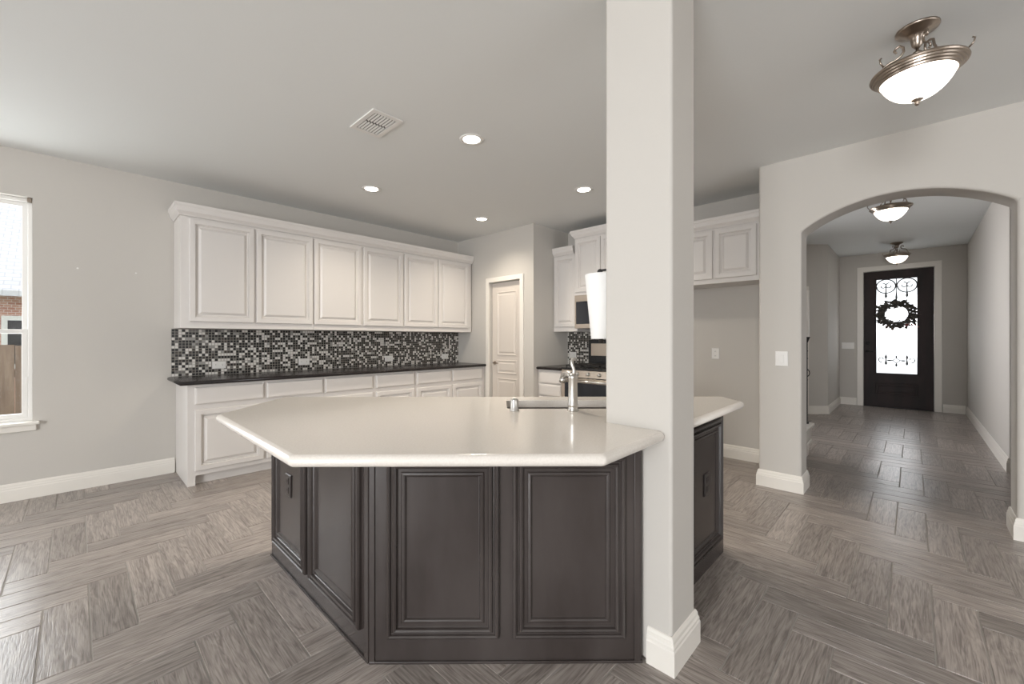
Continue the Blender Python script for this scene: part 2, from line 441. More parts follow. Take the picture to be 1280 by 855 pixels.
# living room behind the camera, with its window openings
c = MB(); c.prism([(-5.6, 0), (5.1, 0), (5.1, H), (-5.6, H)], -5.7, -5.5, [[(a, .3), (b, .3), (b, 2.5), (a, 2.5)] for a, b in ((-4.95, -2.2), (-2.05, .7), (.85, 3.55))], axis='x')
struct('wall_back', c, M['wall'])
c = MB(); c.prism([(-5.5, 0), (XA, 0), (XA, H), (-5.5, H)], -5.7, -5.5, [[(.2, .3), (3.2, .3), (3.2, 2.5), (.2, 2.5)]], axis='y')  # unseen opening, put where the added side fill shines in
struct('wall_living', c, M['wall'])

# ------------------------------------------------------------------ column that stands in the island
CX0, CX1, CY0, CY1 = 1.56, 1.79, 0.64, 0.92
c = MB(); c.box(CX0, CX1, CY0, CY1, 0, H); struct('wall_column', c, M['wall'], .013, 4)

# ------------------------------------------------------------------ baseboards
BB = [(0, 0), (.017, 0), (.017, .088), (.014, .094), (.014, .104), (.010, .112), (.009, .124), (.004, .135), (0, .137)]
def baseboard(name, path):
    c = MB(); c.sweep(path, BB); struct(name, c, M['trim'])
baseboard('baseboard_left', [(-5.4, YK), (.645, YK)])
baseboard('baseboard_column', [(CX0, CY0+.092), (CX0, CY0), (CX1, CY0), (CX1, CY0+.148)])
# order of travel matters: the board stands to the right of travel
baseboard('baseboard_range', [(XR, 1.90), (XR, YA+.0)])
baseboard('baseboard_arch', [(XR-.02, YA), (XA, YA), (XA, AY1), (XA2, AY1), (XA2, .80)])
baseboard('baseboard_arch_right', [(XA2, -2.6), (XA2, AY0), (XA, AY0), (XA, -5.4)])
baseboard('baseboard_right', [(XD, YH), (6.13, YH), (6.13, YH-.14), (XD, YH-.14)][:4])
baseboard('baseboard_entry_right', [(XD, -.365), (XD, YH+.017)])
baseboard('baseboard_entry_left', [(XD, 1.005), (XD, .755)])
pA = A0+dr*.33
baseboard('baseboard_hall_left', [(pA.x, pA.y), (8.785, 1.005), (XD-.017, 1.005)])
baseboard('baseboard_pantry', [(XP, 3.585), (XP, YP), (4.17, YP)])

# ------------------------------------------------------------------ kitchen window on the far left
c = MB()
wx0, wx1, wz0, wz1 = -1.22, -.245, .60, 2.36
f = .028
c.prism([(wx0, wz0), (wx1, wz0), (wx1, wz1), (wx0, wz1)], YK+.055, YK+.12, [[(wx0+f, wz0+f), (wx1-f, wz0+f), (wx1-f, wz1-f), (wx0+f, wz1-f)]], axis='y')
win = struct('window_1', c, M['white'], .004)
def sash(z0, z1, y, nm):
    c = MB(); b = .032
    c.prism([(wx0+f, z0), (wx1-f, z0), (wx1-f, z1), (wx0+f, z1)], y, y+.03, [[(wx0+f+b, z0+b), (wx1-f-b, z0+b), (wx1-f-b, z1-b), (wx0+f+b, z1-b)]], axis='y')
    s_ = obj(nm, c, M['white'], win, True, .003)
    c = MB(); c.box(wx0+f+b-.004, wx1-f-b+.004, y+.012, y+.018, z0+b-.004, z1-b+.004); obj('pane', c, M['glass'], s_, True)
sash(wz0+f, 1.325, YK+.06, 'lower_sash'); sash(1.29, wz1-f, YK+.092, 'upper_sash')
c = MB(); c.box(wx1-f-.012, wx1-f+.002, YK+.052, YK+.064, .90, .95); c.box(-.60, -.54, YK+.045, YK+.062, 1.325, 1.34); obj('sash_latch', c, M['white'], win, True, .002)
c = MB(); c.box(wx0-.05, wx1+.04, YK-.045, YK+.055, .578, .602); c.box(wx0-.03, wx1+.022, YK-.022, YK, .53, .578); obj('window_sill', c, M['trim'], win, True, .006, 3)
c = MB(); c.box(-.275, -.25, YK+.01, YK+.045, 2.325, 2.358)
tag(obj('blind_bracket', c, M['nickel'], None, True, .003, loc=(-.262, YK+.03, 2.34)), 'small metal blind bracket in the top right corner of the window', 'bracket')

# ------------------------------------------------------------------ outside the kitchen window
c = MB(); c.box(-14, 10, 5.3, 26, -.55, -.45); struct('trim_ground', c, M['grass'])
fr = thing('wooden_fence', 'weathered brown board fence outside the window', 'fence', (-1.4, 8.2, -.45))
c = MB()
for k in range(26):
    x = -3.6+k*.145; h = 1.165+random.uniform(-.012, .012); c.box(x, x+.138, 8.2, 8.22, -.45, h)
obj('board', c, M['fence'], fr, True)
c = MB()
for z in (-.1, .75): c.box(-3.6, .2, 8.22, 8.26, z, z+.09)
obj('rail', c, M['fence'], fr, True)
hs = thing('neighbor_house', 'red brick house with a pale shingle roof beyond the fence', 'house', (-2, 14, -.45))
c = MB(); c.box(-9, 5, 14, 18, -.45, 2.25); obj('wall', c, M['brick'], hs, True)
c = MB(); c.add([(-10, 13.5, 2.15), (6, 13.5, 2.15), (6, 18.5, 6.3), (-10, 18.5, 6.3), (-10, 13.5, 2.27), (6, 13.5, 2.27), (6, 18.5, 6.42), (-10, 18.5, 6.42)],
     [(0,3,2,1),(4,5,6,7),(0,1,5,4),(1,2,6,5),(2,3,7,6),(3,0,4,7)]); obj('roof', c, M['shingle'], hs, True)
c = MB(); c.box(-1.14, -.6, 13.93, 14, .6, 1.75); c.box(-1.05, -.69, 13.92, 13.95, .7, 1.65, mi=1)
obj('window', c, [M['white'], M['darkglass']], hs, True)

# ------------------------------------------------------------------ front door
c = MB()
c.box(XD-.012, XD+.10, .655, .668, 0, 2.49)
cas = MB()
cas.prism([(-.355, 0), (-.268, 0), (-.268, 2.497), (.660, 2.497), (.660, 0), (.747, 0), (.747, 2.585), (-.355, 2.585)], XD-.018, XD, axis='x')
d1 = MB(); d1.prism([(-.26, .012), (.653, .012), (.653, 2.487), (-.26, 2.487)], XD+.03, XD+.075, [[(-.068, .612), (.490, .612), (.490, 2.345), (-.068, 2.345)]], axis='x')
door = struct('door_1', d1, M['frontdoor'], .004)
obj('casing', cas, M['trim'], door, True, .005)
c = MB()  # moulding round the glass and lower panel
for (a, b, z0, z1) in ((-.068, .490, .612, 2.345),):
    c.prism([(a-.012, z0-.012), (b+.012, z0-.012), (b+.012, z1+.012), (a-.012, z1+.012)], XD+.018, XD+.032, [[(a+.014, z0+.014), (b-.014, z0+.014), (b-.014, z1-.014), (a+.014, z1-.014)]], axis='x')
obj('glass_bead', c, M['frontdoor'], door, True, .004)
c = MB()
c.prism([(-.068, .235), (.49, .235), (.49, .445), (-.068, .445)], XD+.014, XD+.032, [[(-.035, .268), (.457, .268), (.457, .412), (-.035, .412)]], axis='x')
c.box(XD+.022, XD+.032, -.015, .437, .288, .392)
obj('lower_panel', c, M['frontdoor'], door, True, .005)
c = MB(); c.box(XD+.048, XD+.056, -.068, .490, .612, 2.345); obj('glass_pane', c, M['frosted'], door, True)
c = MB(); c.tube([(XD+.03, .60, 1.02), (XD-.02, .60, 1.02)], .012); c.tube([(XD-.02, .60, 1.02), (XD-.028, .56, 1.02), (XD-.03, .50, 1.015)], .009)
c.lathe([(.026, 0), (.026, .012), (.01, .014)], 20, mtx=Matrix.Rotation(-PI/2, 4, 'Y'), c=(XD+.03, .60, 1.02))
c.lathe([(.028, 0), (.028, .018), (.012, .022)], 20, mtx=Matrix.Rotation(-PI/2, 4, 'Y'), c=(XD+.03, .60, 1.17)); obj('door_handle', c, M['blackmatte'], door, True)
c = MB(); c.box(XD-.01, XD+.12, -.26, .653, -.003, .012); obj('threshold', c, M['blackmatte'], door, True)
# scroll ironwork
iron = MB(); xi = XD+.040; yc = .211
def sp(cy, cz, r0, r1, a0, a1, n=26, sy=1.0, r=.008):
    pts = []
    for k in range(n):
        t = k/(n-1); a = a0+(a1-a0)*t; q = r0+(r1-r0)*t
        pts.append((xi, cy+q*math.cos(a)*sy, cz+q*math.sin(a)))
    iron.tube(pts, r, 6)
for s_ in (-1, 1):
    oc = yc+s_*.138
    sp(oc, 2.205, .128, .120, PI*.0, PI*2.0, 40, 1.03, .009)
    for t in (-1, 1):
        sp(oc+t*.045, 2.21, .058, .016, PI*(.5), PI*(.5)+t*PI*1.6, 24, 1.0, .008)
    iron.tube([(xi, oc, 2.20), (xi, oc, 2.09), (xi, oc, 2.02), (xi, oc, 1.99)], [.006, .009, .018, .005], 6)
    iron.tube([(xi, oc, 1.99), (xi, oc, .93)], .0025, 5)
    # lower fleur work
    iron.tube([(xi, oc, .96), (xi, oc, .92), (xi, oc, .875), (xi, oc, .85), (xi, oc, .80), (xi, oc, .775)], [.005, .018, .007, .009, .018, .005], 6)
    sp(oc+s_*.055, .875, .055, .018, -PI/2, -PI/2+s_*PI*1.5, 20, 1.0, .008)
    iron.tube([(xi, oc-s_*.012, .86), (xi, oc-s_*.05, .855), (xi, yc+s_*.05, .858), (xi, yc, .90)], [.007, .016, .007, .006], 6)
    iron.tube([(xi, yc+s_*.05, .858), (xi, yc, .81)], .006, 6)
iron.tube([(xi, yc, 2.345), (xi, yc, 2.10), (xi, yc, 2.0), (xi, yc, 1.93)], [.006, .006, .015, .006], 6)
iron.tube([(xi, yc, .95), (xi, yc, .925), (xi, yc, .90)], [.004, .015, .005], 6)
iron.tube([(xi, yc, .81), (xi, yc, .775), (xi, yc, .745)], [.005, .016, .004], 6)
obj('scroll_ironwork', iron, M['blackmatte'], door, True)

# wreath
wr = thing('wreath', 'dark leafy wreath with red berries and pine cones hanging on the front door glass', 'wreath', (XD, .211, 1.69))
lf = MB(); rnd = random.Random(4)
def leaf(mb, p, d, L, wd, nrm):
    d = d.normalized(); sd = d.cross(nrm).normalized()*wd; m1 = p+d*L*.45+nrm*.012
    mb.add([p, m1+sd, p+d*L, m1-sd, m1+nrm*.004], [(0, 1, 4), (1, 2, 4), (2, 3, 4), (3, 0, 4)])
for k in range(330):
    a = rnd.uniform(0, 2*PI); rr = rnd.gauss(1.05, .17); p = Vector((XD-.005+rnd.uniform(-.045, .02), .211+math.cos(a)*.165*rr, 1.69+math.sin(a)*.165*rr))
    ta = a+rnd.choice((1, -1))*rnd.uniform(.1, 1.2)
    d = Vector((rnd.uniform(-.35, .1), math.cos(ta)*1.5, math.sin(ta)*.7)); 
    leaf(lf, p, d, rnd.uniform(.06, .13), rnd.uniform(.012, .024), Vector((-1, rnd.uniform(-.4, .4), rnd.uniform(-.4, .4))).normalized())
lf.tube([(XD-.005, .211+math.cos(2*PI*k/24)*.165, 1.69+math.sin(2*PI*k/24)*.165) for k in range(25)], .014, 6)
obj('leaves', lf, M['leaf'], wr, True)
for k in range(16):
    c = MB(); c.sphere((XD-.05-rnd.random()*.02, .04+rnd.gauss(0, .045), 1.50+rnd.gauss(0, .022)), .012, 8, 6); obj('berry', c, M['berry'], wr, True)
for (yy, zz) in ((.34, 1.46), (.26, 1.43), (.31, 1.49)):
    c = MB(); c.lathe([(.004, -.03), (.018, -.02), (.024, -.005), (.02, .01), (.012, .022), (.003, .03)], 10, c=(XD-.04, yy, zz)); obj('pine_cone', c, M['cone'], wr, True)
c = MB(); c.tube([(XD-.012, .211, 1.86), (XD-.006, .211, 2.0), (XD+.008, .211, 2.36)], .003, 6); obj('hanger', c, M['blackmatte'], wr, True)

# door in the angled hall wall (only its edge is in sight)
def hp(a, n_, z): p = A0+dr*a+Vector((s2, s2))*n_; return (p.x, p.y, z)
def hbox(mb, a0, a1, n0, n1, z0, z1):
    v = [hp(a0, n0, z0), hp(a1, n0, z0), hp(a1, n1, z0), hp(a0, n1, z0), hp(a0, n0, z1), hp(a1, n0, z1), hp(a1, n1, z1), hp(a0, n1, z1)]
    mb.add(v, [(0,3,2,1),(4,5,6,7),(0,1,5,4),(1,2,6,5),(2,3,7,6),(3,0,4,7)])
c = MB(); hbox(c, .405, 1.215, .05, .085, .01, 2.05); d3 = struct('door_3', c, M['door'], .003)
c = MB(); hbox(c, .33, .40, -.018, 0, 0, 2.12); hbox(c, 1.22, 1.29, -.018, 0, 0, 2.12); hbox(c, .40, 1.22, -.018, 0, 2.06, 2.12); obj('casing', c, M['trim'], d3, True, .004)

# ------------------------------------------------------------------ pantry door
def xbox(mb, y0, y1, x0, x1, z0, z1): mb.box(x0, x1, y0, y1, z0, z1)
c = MB(); c.box(XP+.045, XP+.085, 3.665, 4.225, .01, 2.025); d2 = struct('door_2', c, M['door'], .003)
DP = [(0, 0), (0, -.004), (.010, -.002), (.020, .006), (.03, .007), (.045, .002), (.05, .002)]
def on_x(mb, plane):   # turns a panel built facing -y into one facing -x at x = plane (local x runs to -Y)
    q = MB(); q.v = [(plane+v[1], -v[0], v[2]) for v in mb.v]; q.f = mb.f; q.sm = mb.sm; q.mi = mb.mi; return q
for z0, z1 in ((1.02, 1.90), (.77, .96), (.12, .71)):
    c = MB()
    c.loops(-4.125, -3.755, z0, z1, [(0, .001), (0, -.006), (.012, -.010), (.022, -.003), (.04, -.003), (.052, -.009), (.058, -.009)])
    obj('panel', on_x(c, XP+.045), M['door'], d2, True)
c = MB()
c.prism([(3.592, 0), (3.655, 0), (3.655, 2.035), (4.235, 2.035), (4.235, 0), (4.298, 0), (4.298, 2.098), (3.592, 2.098)], XP-.018, XP, axis='x')
obj('casing', c, M['trim'], d2, True, .005, 2)
c = MB(); c.lathe([(.026, 0), (.026, .008), (.011, .012), (.011, .04)], 20, mtx=Matrix.Rotation(-PI/2, 4, 'Y'), c=(XP+.045, 4.17, .915))
c.tube([(XP+.012, 4.17, .915), (XP+.006, 4.15, .915), (XP+.006, 4.08, .912)], [.011, .010, .007], 10)
obj('door_handle', c, M['nickel'], d2, True)

# ------------------------------------------------------------------ cabinets
DOORP = [(0, 0), (0, -.016), (.004, -.020), (.042, -.021), (.045, -.008), (.052, -.010), (.056, -.001), (.066, -.001), (.082, -.0140), (.086, -.0175), (.10, -.0175)]
DRAWP = [(0, 0), (0, -.012), (.005, -.017), (.014, -.020), (.02, -.020)]
def door_leaf(parent, x0, x1, z0, z1, m=M['cab'], y=0):
    c = MB(); c.loops(x0, x1, z0, z1, [(a, b+y) for a, b in DOORP]); return obj('door', c, m, parent)
def drawer_front(parent, x0, x1, z0, z1, m=M['cab'], y=0):
    c = MB(); c.loops(x0, x1, z0, z1, [(a, b+y) for a, b in DRAWP]); return obj('drawer', c, m, parent)
def base_unit(label, loc, rz, w_, cols_, depth=.58, left_panel=False, group=None, toe=.085):
    t = thing('base_cabinet', label, 'cabinet', loc, rz, group)
    c = MB(); c.box(0, w_, 0, depth, toe, .858); obj('body', c, M['cab'], t)
    x0k = 0
    if left_panel:
        c = MB(); c.box(0, .055, .0, depth, 0, toe); obj('end_foot', c, M['cab'], t); x0k = .055
    c = MB(); c.box(x0k+.001, w_, .055, depth-.02, 0, toe); obj('toe_kick', c, M['cab'], t)
    for (a, b, kind) in cols_:
        if kind == 'dd':
            drawer_front(t, a, b, .690, .835); door_leaf(t, a, b, .125, .645)
        elif kind == 'd4':
            for z0, z1 in ((.69, .835), (.535, .675), (.34, .52), (.125, .325)): drawer_front(t, a, b, z0, z1)
    return t
KF = 4.345
xs = [(.705, 1.235), (1.262, 1.785), (1.812, 2.345), (2.392, 2.897), (2.940, 3.470), (3.498, 4.03)]
ul = ['white base cabinet at the window end of the long black counter, with exposed end foot',
      'middle white base cabinet of the long black counter', 'white base cabinet of the long black counter nearest the pantry door']
bounds = [(.655, 1.798), (1.800, 2.917), (2.919, 4.078)]
for k, (a, b) in enumerate(bounds):
    base_unit(ul[k], (a, KF, 0), 0, b-a, [(x0-a, x1-a, 'dd') for x0, x1 in xs[2*k:2*k+2]], depth=YK-KF-.002, left_panel=(k == 0), group='base cabinets along the left wall')

def crown_prof(p=.045, h=.075):
    return [(0, 0), (.006, 0), (.010, .012), (.018, .022), (.030, .036), (p-.006, h*.68), (p-.002, h*.74), (p, h*.8), (p, h), (0, h)]
def wall_unit(label, loc, rz, w_, doors, z0, z1, dz0, dz1, depth=.35, group=None):
    t = thing('upper_cabinet', label, 'cabinet', loc, rz, group)
    c = MB(); c.box(0, w_, 0, depth, z0, z1); obj('body', c, M['cab'], t, bevel=.002)
    for a, b in doors: door_leaf(t, a, b, dz0, dz1)
    return t
ux = [(.706, 1.221), (1.242, 1.782), (1.798, 2.340), (2.366, 2.900), (2.921, 3.437), (3.460, 3.996)]
UF = 4.60
ubounds = [(.640, 1.789), (1.791, 2.909), (2.911, 4.055)]
ul = ['white two-door wall cabinet above the black counter, nearest the window',
      'middle white two-door wall cabinet above the long black counter', 'white two-door wall cabinet above the black counter, nearest the pantry']
for k, (a, b) in enumerate(ubounds):
    wall_unit(ul[k], (a, UF, 0), 0, b-a, [(x0-a, x1-a) for x0, x1 in ux[2*k:2*k+2]], 1.345, 2.344, 1.405, 2.325, depth=YK-UF-.002, group='wall cabinets along the left wall')
c = MB(); c.sweep([(.640, YK-.003, 2.375), (.640, UF-.002, 2.375), (4.055, UF-.002, 2.375)][::-1], [(-o if 0 else o, z) for o, z in crown_prof(.045, .08)])
def fix_sweep_dir(path, prof):   # crown sits on the outside (left of travel reversed)
    c = MB(); c.sweep(path, prof); return c
c = fix_sweep_dir([(.640, YK-.003, 2.345), (.640, UF-.001, 2.345), (4.072, UF-.001, 2.345)], crown_prof(.045, .105))
c.box(.640, 4.072, UF, YK-.003, 2.346, 2.40)
tag(obj('crown_moulding', c, M['cab'], None, True, loc=(2.3, 4.7, 2.38)), 'long white crown moulding along the top of the left wall cabinets', 'moulding')

def bullnose(poly, z0, z1, holes=(), n=7):
    P = [Vector(p) for p in poly]; N = len(P)
    if sum(P[i].x*P[(i+1) % N].y-P[(i+1) % N].x*P[i].y for i in range(N)) < 0: P = P[::-1]
    r = (z1-z0)/2; nrm = []
    for k in range(N):
        a = (P[k]-P[k-1]).normalized(); b = (P[(k+1) % N]-P[k]).normalized()
        na, nb = Vector((-a.y, a.x)), Vector((-b.y, b.x)); q_ = na+nb; nrm.append(q_/max(q_.dot(na), .2))
    c = MB(); vs = []; fs = []
    for i in range(n+1):
        t = PI*i/n; off = r*(1-math.sin(t)); z = z0+r*(1-math.cos(t))
        for k in range(N): p = P[k]+nrm[k]*off; vs.append((p.x, p.y, z))
    for i in range(n):
        for k in range(N):
            j = (k+1) % N; fs.append((i*N+k, i*N+j, (i+1)*N+j, (i+1)*N+k))
    c.add(vs, fs, True)
    inn = [(P[k].x+nrm[k].x*r, P[k].y+nrm[k].y*r) for k in range(N)]
    m_ = MB(); m_.prism(inn, z0, z1, holes)
    # keep the caps and the walls of the holes, not the outer wall
    nt_ = len(inn)+sum(len(h_) for h_ in holes); keep = []
    for f_ in m_.f:
        lo = [v for v in f_ if v < nt_]; 
        if len(f_) == 4 and len(lo) == 2 and all(v < len(inn) for v in lo): continue
        keep.append(f_)
    c.add(m_.v, keep); return c
def slab(name, poly, z0, z1, m, label, cat, bevel=.008, holes=(), loc=None, seg=3):
    c = bullnose(poly, z0, z1, holes)
    if loc is None: loc = (poly[0][0], poly[0][1], z0)
    return tag(obj(name, c, m, None, True, loc=loc), label, cat)
slab('countertop', [(.590, 4.285), (4.078, 4.285), (4.078, YK-.001), (.590, YK-.001)], .860, .895, M['granite'], 'long polished black countertop along the left kitchen wall', 'countertop', .012)
c = MB(); c.box(.620, 4.078, YK-.010, YK-.0005, .896, 1.344)
tag(obj('backsplash', c, M['mosaic'], None, True, loc=(.62, YK, .896)), 'long black and white mosaic tile backsplash under the left wall cabinets', 'backsplash')

# range wall run (local x runs towards -Y, front faces -X)
RZ = -PI/2
base_unit('narrow white drawer cabinet left of the stainless range', (4.17, YP-.002, 0), RZ, .385, [(.025, .365, 'd4')], depth=XR-4.17-.002)
base_unit('white base cabinet right of the stainless range, partly behind the column', (4.17, 2.262, 0), RZ, .36, [(.02, .34, 'dd')], depth=XR-4.17-.002)
slab('countertop', [(4.13, 3.045), (XR-.001, 3.045), (XR-.001, YP-.001), (4.13, YP-.001)], .860, .895, M['granite'], 'short black countertop left of the stainless range', 'countertop', .01)
slab('countertop', [(4.13, 1.90), (XR-.001, 1.90), (XR-.001, 2.262), (4.13, 2.262)], .860, .895, M['granite'], 'short black countertop right of the stainless range, behind the column', 'countertop', .01)
c = MB(); c.box(XR-.010, XR-.0005, 1.90, YP-.001, .896, 1.344)
tag(obj('backsplash', c, M['mosaic'], None, True, loc=(XR, 2.7, .896)), 'black and white mosaic tile backsplash behind the stainless range', 'backsplash')
UX = 4.50
wall_unit('narrow white wall cabinet left of the microwave', (UX, YP-.002, 0), RZ, .375, [(.02, .355)], 1.345, 2.344, 1.405, 2.325, XR-UX-.002)
wall_unit('white wall cabinet right of the microwave, behind the column', (UX, 2.288, 0), RZ, .37, [(.02, .35)], 1.345, 2.344, 1.405, 2.325, XR-UX-.002)
UT = 4.44
tall = wall_unit('taller white cabinet above the microwave', (UT, 3.050, 0), RZ, .758, [(.018, .372), (.384, .74)], 1.795, 2.514, 1.835, 2.49, XR-UT-.002)
fu = wall_unit('white two-door cabinet above the empty fridge space', (UT+.02, 1.895, 0), RZ, .952, [(.03, .475), (.497, .86)], 1.800, 2.344, 1.845, 2.325, XR-UT-.022)
c = MB(); c.sweep([(.0, .0, 0), (.0, .952, 0)], crown_prof(.04, .105))
c = MB(); c.sweep([(UT+.02, 1.895, 2.345), (UT+.02, YA+.002, 2.345)], crown_prof(.04, .105))
tag(obj('crown_moulding', c, M['cab'], None, True, loc=(UT, 1.4, 2.345)), 'white crown moulding on the cabinet above the fridge space', 'moulding')
c = MB(); c.sweep([(XR-.004, 3.051, 2.515), (UT-.001, 3.051, 2.515), (UT-.001, 2.291, 2.515), (XR-.004, 2.291, 2.515)], crown_prof(.045, .095)); 
tag(obj('crown_moulding', c, M['cab'], None, True, loc=(UT, 2.7, 2.515)), 'white crown moulding on the taller cabinet above the microwave', 'moulding')
c = MB(); c.sweep([(UX-.001, YP-.002, 2.345), (UX-.001, 3.10, 2.345)], crown_prof(.04, .105)); 
tag(obj('crown_moulding', c, M['cab'], None, True, loc=(UX, 3.2, 2.345)), 'short white crown moulding on the narrow cabinet left of the microwave', 'moulding')

# microwave
mw = thing('microwave', 'stainless over-range microwave with dark window', 'microwave', (4.45, 3.048, 1.38), RZ)
W_ = .754
c = MB(); c.box(0, W_, .0, .37, 0, .413); obj('body', c, M['black'], mw)
c = MB(); c.prism([(0, .0), (W_, .0), (W_, .413), (0, .413)], -.02, -.0005, [[(.02, .055), (.55, .055), (.55, .335), (.02, .335)]], axis='y'); obj('front_frame', c, M['steelwarm'], mw, bevel=.003)
c = MB(); c.box(.02, .55, -.012, -.001, .055, .335); obj('window', c, M['darkglass'], mw)
c = MB(); c.tube([(.58, -.022, .06), (.58, -.05, .08), (.58, -.05, .33), (.58, -.022, .35)], .009, 10); obj('handle', c, M['steel'], mw)
c = MB(); c.box(.62, .735, -.026, -.02, .06, .33); obj('keypad', c, M['black'], mw)

# range
rg = thing('range', 'stainless gas range with black cooktop and oven window', 'stove', (4.13, 3.035, 0), RZ)
W_ = .762
c = MB(); c.box(.001, W_, .04, .68, .0, .885); obj('body', c, M['black'], rg)
c = MB(); c.box(0, W_, .0, .60, .885, .905); obj('cooktop', c, M['black'], rg, bevel=.004)
c = MB(); c.add([(0, .0, .795), (W_, .0, .795), (W_, .04, .795), (0, .04, .795), (0, .012, .880), (W_, .012, .880), (W_, .04, .884), (0, .04, .884)], [(0,3,2,1),(4,5,6,7),(0,1,5,4),(1,2,6,5),(2,3,7,6),(3,0,4,7)]); cp = obj('control_panel', c, M['steelwarm'], rg, bevel=.003)
for k in range(5):
    x = .09+k*.145; c = MB(); c.lathe([(.022, 0), (.022, .006), (.018, .01), (.016, .032), (.012, .034)], 18, c=(x, .008, .838), mtx=Matrix.Rotation(PI/2, 4, 'X')); obj('knob', c, M['steel'], rg)
c = MB(); c.prism([(.004, .205), (W_-.004, .205), (W_-.004, .785), (.004, .785)], -.002, .038, [[(.075, .33), (W_-.075, .33), (W_-.075, .70), (.075, .70)]], axis='y'); od = obj('oven_door', c, M['steelwarm'], rg, bevel=.004)
c = MB(); c.box(.055, W_-.055, -.006, .02, .31, .735); obj('oven_window', c, M['darkglass'], od)
c = MB(); c.tube([(.05, -.045, .757), (W_-.05, -.045, .757)], .013, 12); c.tube([(.07, 0, .757), (.07, -.045, .757)], .009); c.tube([(W_-.07, 0, .757), (W_-.07, -.045, .757)], .009); obj('handle', c, M['steel'], od)
c = MB(); c.box(.004, W_-.004, -.002, .038, .03, .195); obj('drawer', c, M['steelwarm'], rg, bevel=.004)
c = MB(); c.box(.0, W_, .60, .68, .88, 1.235); bgd = obj('backguard', c, M['black'], rg, bevel=.006)
c = MB(); c.box(.045, W_-.045, .588, .602, 1.03, 1.19); obj('display_panel', c, M['steelwarm'], bgd, bevel=.003)
c = MB(); c.box(.30, .46, .583, .589, 1.08, 1.15); obj('display', c, M['black'], bgd)
for a, b in ((.03, .255), (.265, .495), (.505, .73)):
    c = MB()
    for x in (a, (a+b)/2-.006, b-.012): c.box(x, x+.012, .06, .56, .925, .937)
    for y in (.06, .18, .30, .42, .548): c.box(a, b, y, y+.012, .925, .937)
    for x in (a, b-.012):
        for y in (.06, .548): c.box(x, x+.012, y, y+.012, .904, .926)
    obj('grate', c, M['blackmatte'], rg)
for x, y in ((.14, .17), (.14, .44), (.38, .30), (.62, .17), (.62, .44)):
    c = MB(); c.lathe([(.045, 0), (.045, .008), (.03, .012), (.028, .018), (.01, .019)], 20, c=(x, y, .905)); obj('burner', c, M['blackmatte'], rg)

# ------------------------------------------------------------------ island
IF = 1.609      # distance of its front from the origin along the diagonal
isl = thing('kitchen_island', 'dark espresso wood island base with moulded panels beside the column', 'island', (.789, 1.488, 0), -PI/4)
poly = [(.792, 1.490), (1.5365, .7455), (1.5365, .937), (1.812, .937), (1.812, .79), (2.665, .79), (2.70, .825), (.84, 2.685), (.792, 2.637)]
SK = (.049, .80, 2.09, 2.37)   # sink opening u0,u1,w0,w1
r2 = math.sqrt(.5)
well = [((u+w_)*r2, (w_-u)*r2) for u, w_ in ((SK[0]-.012, SK[2]-.012), (SK[1]+.012, SK[2]-.012), (SK[1]+.012, SK[3]+.012), (SK[0]-.012, SK[3]+.012))]
c = MB(); c.prism(poly, 0, .861, [well]); obj('body', c, M['espresso'], isl, True, .002)
MOLD = [(0, .0005), (0, -.010), (.003, -.017), (.010, -.021), (.015, -.017), (.018, -.010), (.024, -.009), (.027, -.018), (.033, -.022), (.039, -.018), (.042, -.008), (.045, -.005), (.056, -.005), (.060, -.010), (.067, -.012), (.072, -.009), (.076, -.002), (.079, -.0015)]
def moved(mb, P, rz):
    q = MB(); R3 = Matrix.Rotation(rz, 4, 'Z')
    q.v = [tuple(Vector(P)+R3 @ Vector(v)) for v in mb.v]; q.f = mb.f; q.sm = mb.sm; q.mi = mb.mi; return q
q = math.sqrt(.5)
FW = .745*math.sqrt(2)
def face(P, rz, panels, z0=.10, z1=.795):
    for a, b in panels:
        c = MB(); c.loops(a, b, z0, z1, MOLD); obj('panel_moulding', moved(c, P, rz), M['espresso'], isl, True)
# front: x measured from the left corner
face((.792, 1.490, 0), -PI/4, [(.068, .500), (.552, .985)])
face((.792, 2.637, 0), -PI/2, [(.055, .535), (.580, 1.085)])
face((1.812, .79, 0), 0, [(.30, .79)])
# corner stiles
for P, rz, a, b in (((.792, 1.490, 0), -PI/4, .0, .022), ((.792, 1.490, 0), -PI/4, 1.022, 1.046), ((.792, 2.637, 0), -PI/2, 1.117, 1.147)):
    c = MB(); c.box(a, b, -.006, .0, .0, .861); obj('corner_stile', moved(c, P, rz), M['espresso'], isl, True, .002)
c = MB(); c.box(0, FW, -.008, .0, .0, .010); obj('floor_bead', moved(c, (.792, 1.490, 0), -PI/4), M['espresso'], isl, True, .002)
c = MB(); c.box(0, 1.147, -.008, .0, .0, .010); obj('floor_bead', moved(c, (.792, 2.637, 0), -PI/2), M['espresso'], isl, True, .002)

def uw(u, w_): return ((u+w_)*q, (w_-u)*q)
def rounded(poly, rads, n=6):
    out = []
    N = len(poly)
    for k in range(N):
        p = Vector(poly[k]); r = rads.get(k, 0)
        if not r: out.append(tuple(p)); continue
        a = (Vector(poly[k-1])-p).normalized(); b = (Vector(poly[(k+1) % N])-p).normalized()
        th = math.acos(max(-1, min(1, a.dot(b)))); t = r/math.tan(th/2)
        A_, B_ = p+a*t, p+b*t
        for i in range(n+1):
            s_ = i/n; out.append(tuple(A_*(1-s_)**2+p*2*s_*(1-s_)+B_*s_**2))
    return out
ctop = [(.444, 1.325), (1.116, .656), (1.576, .661), (1.576, .906), (1.774, .906), (1.774, .666), (2.615, .668), (2.772, .825), (.876, 2.716), (.450, 2.290)]
ct = rounded(ctop, {0: .03, 1: .03, 2: .045, 6: .02, 7: .02, 8: .02, 9: .02})
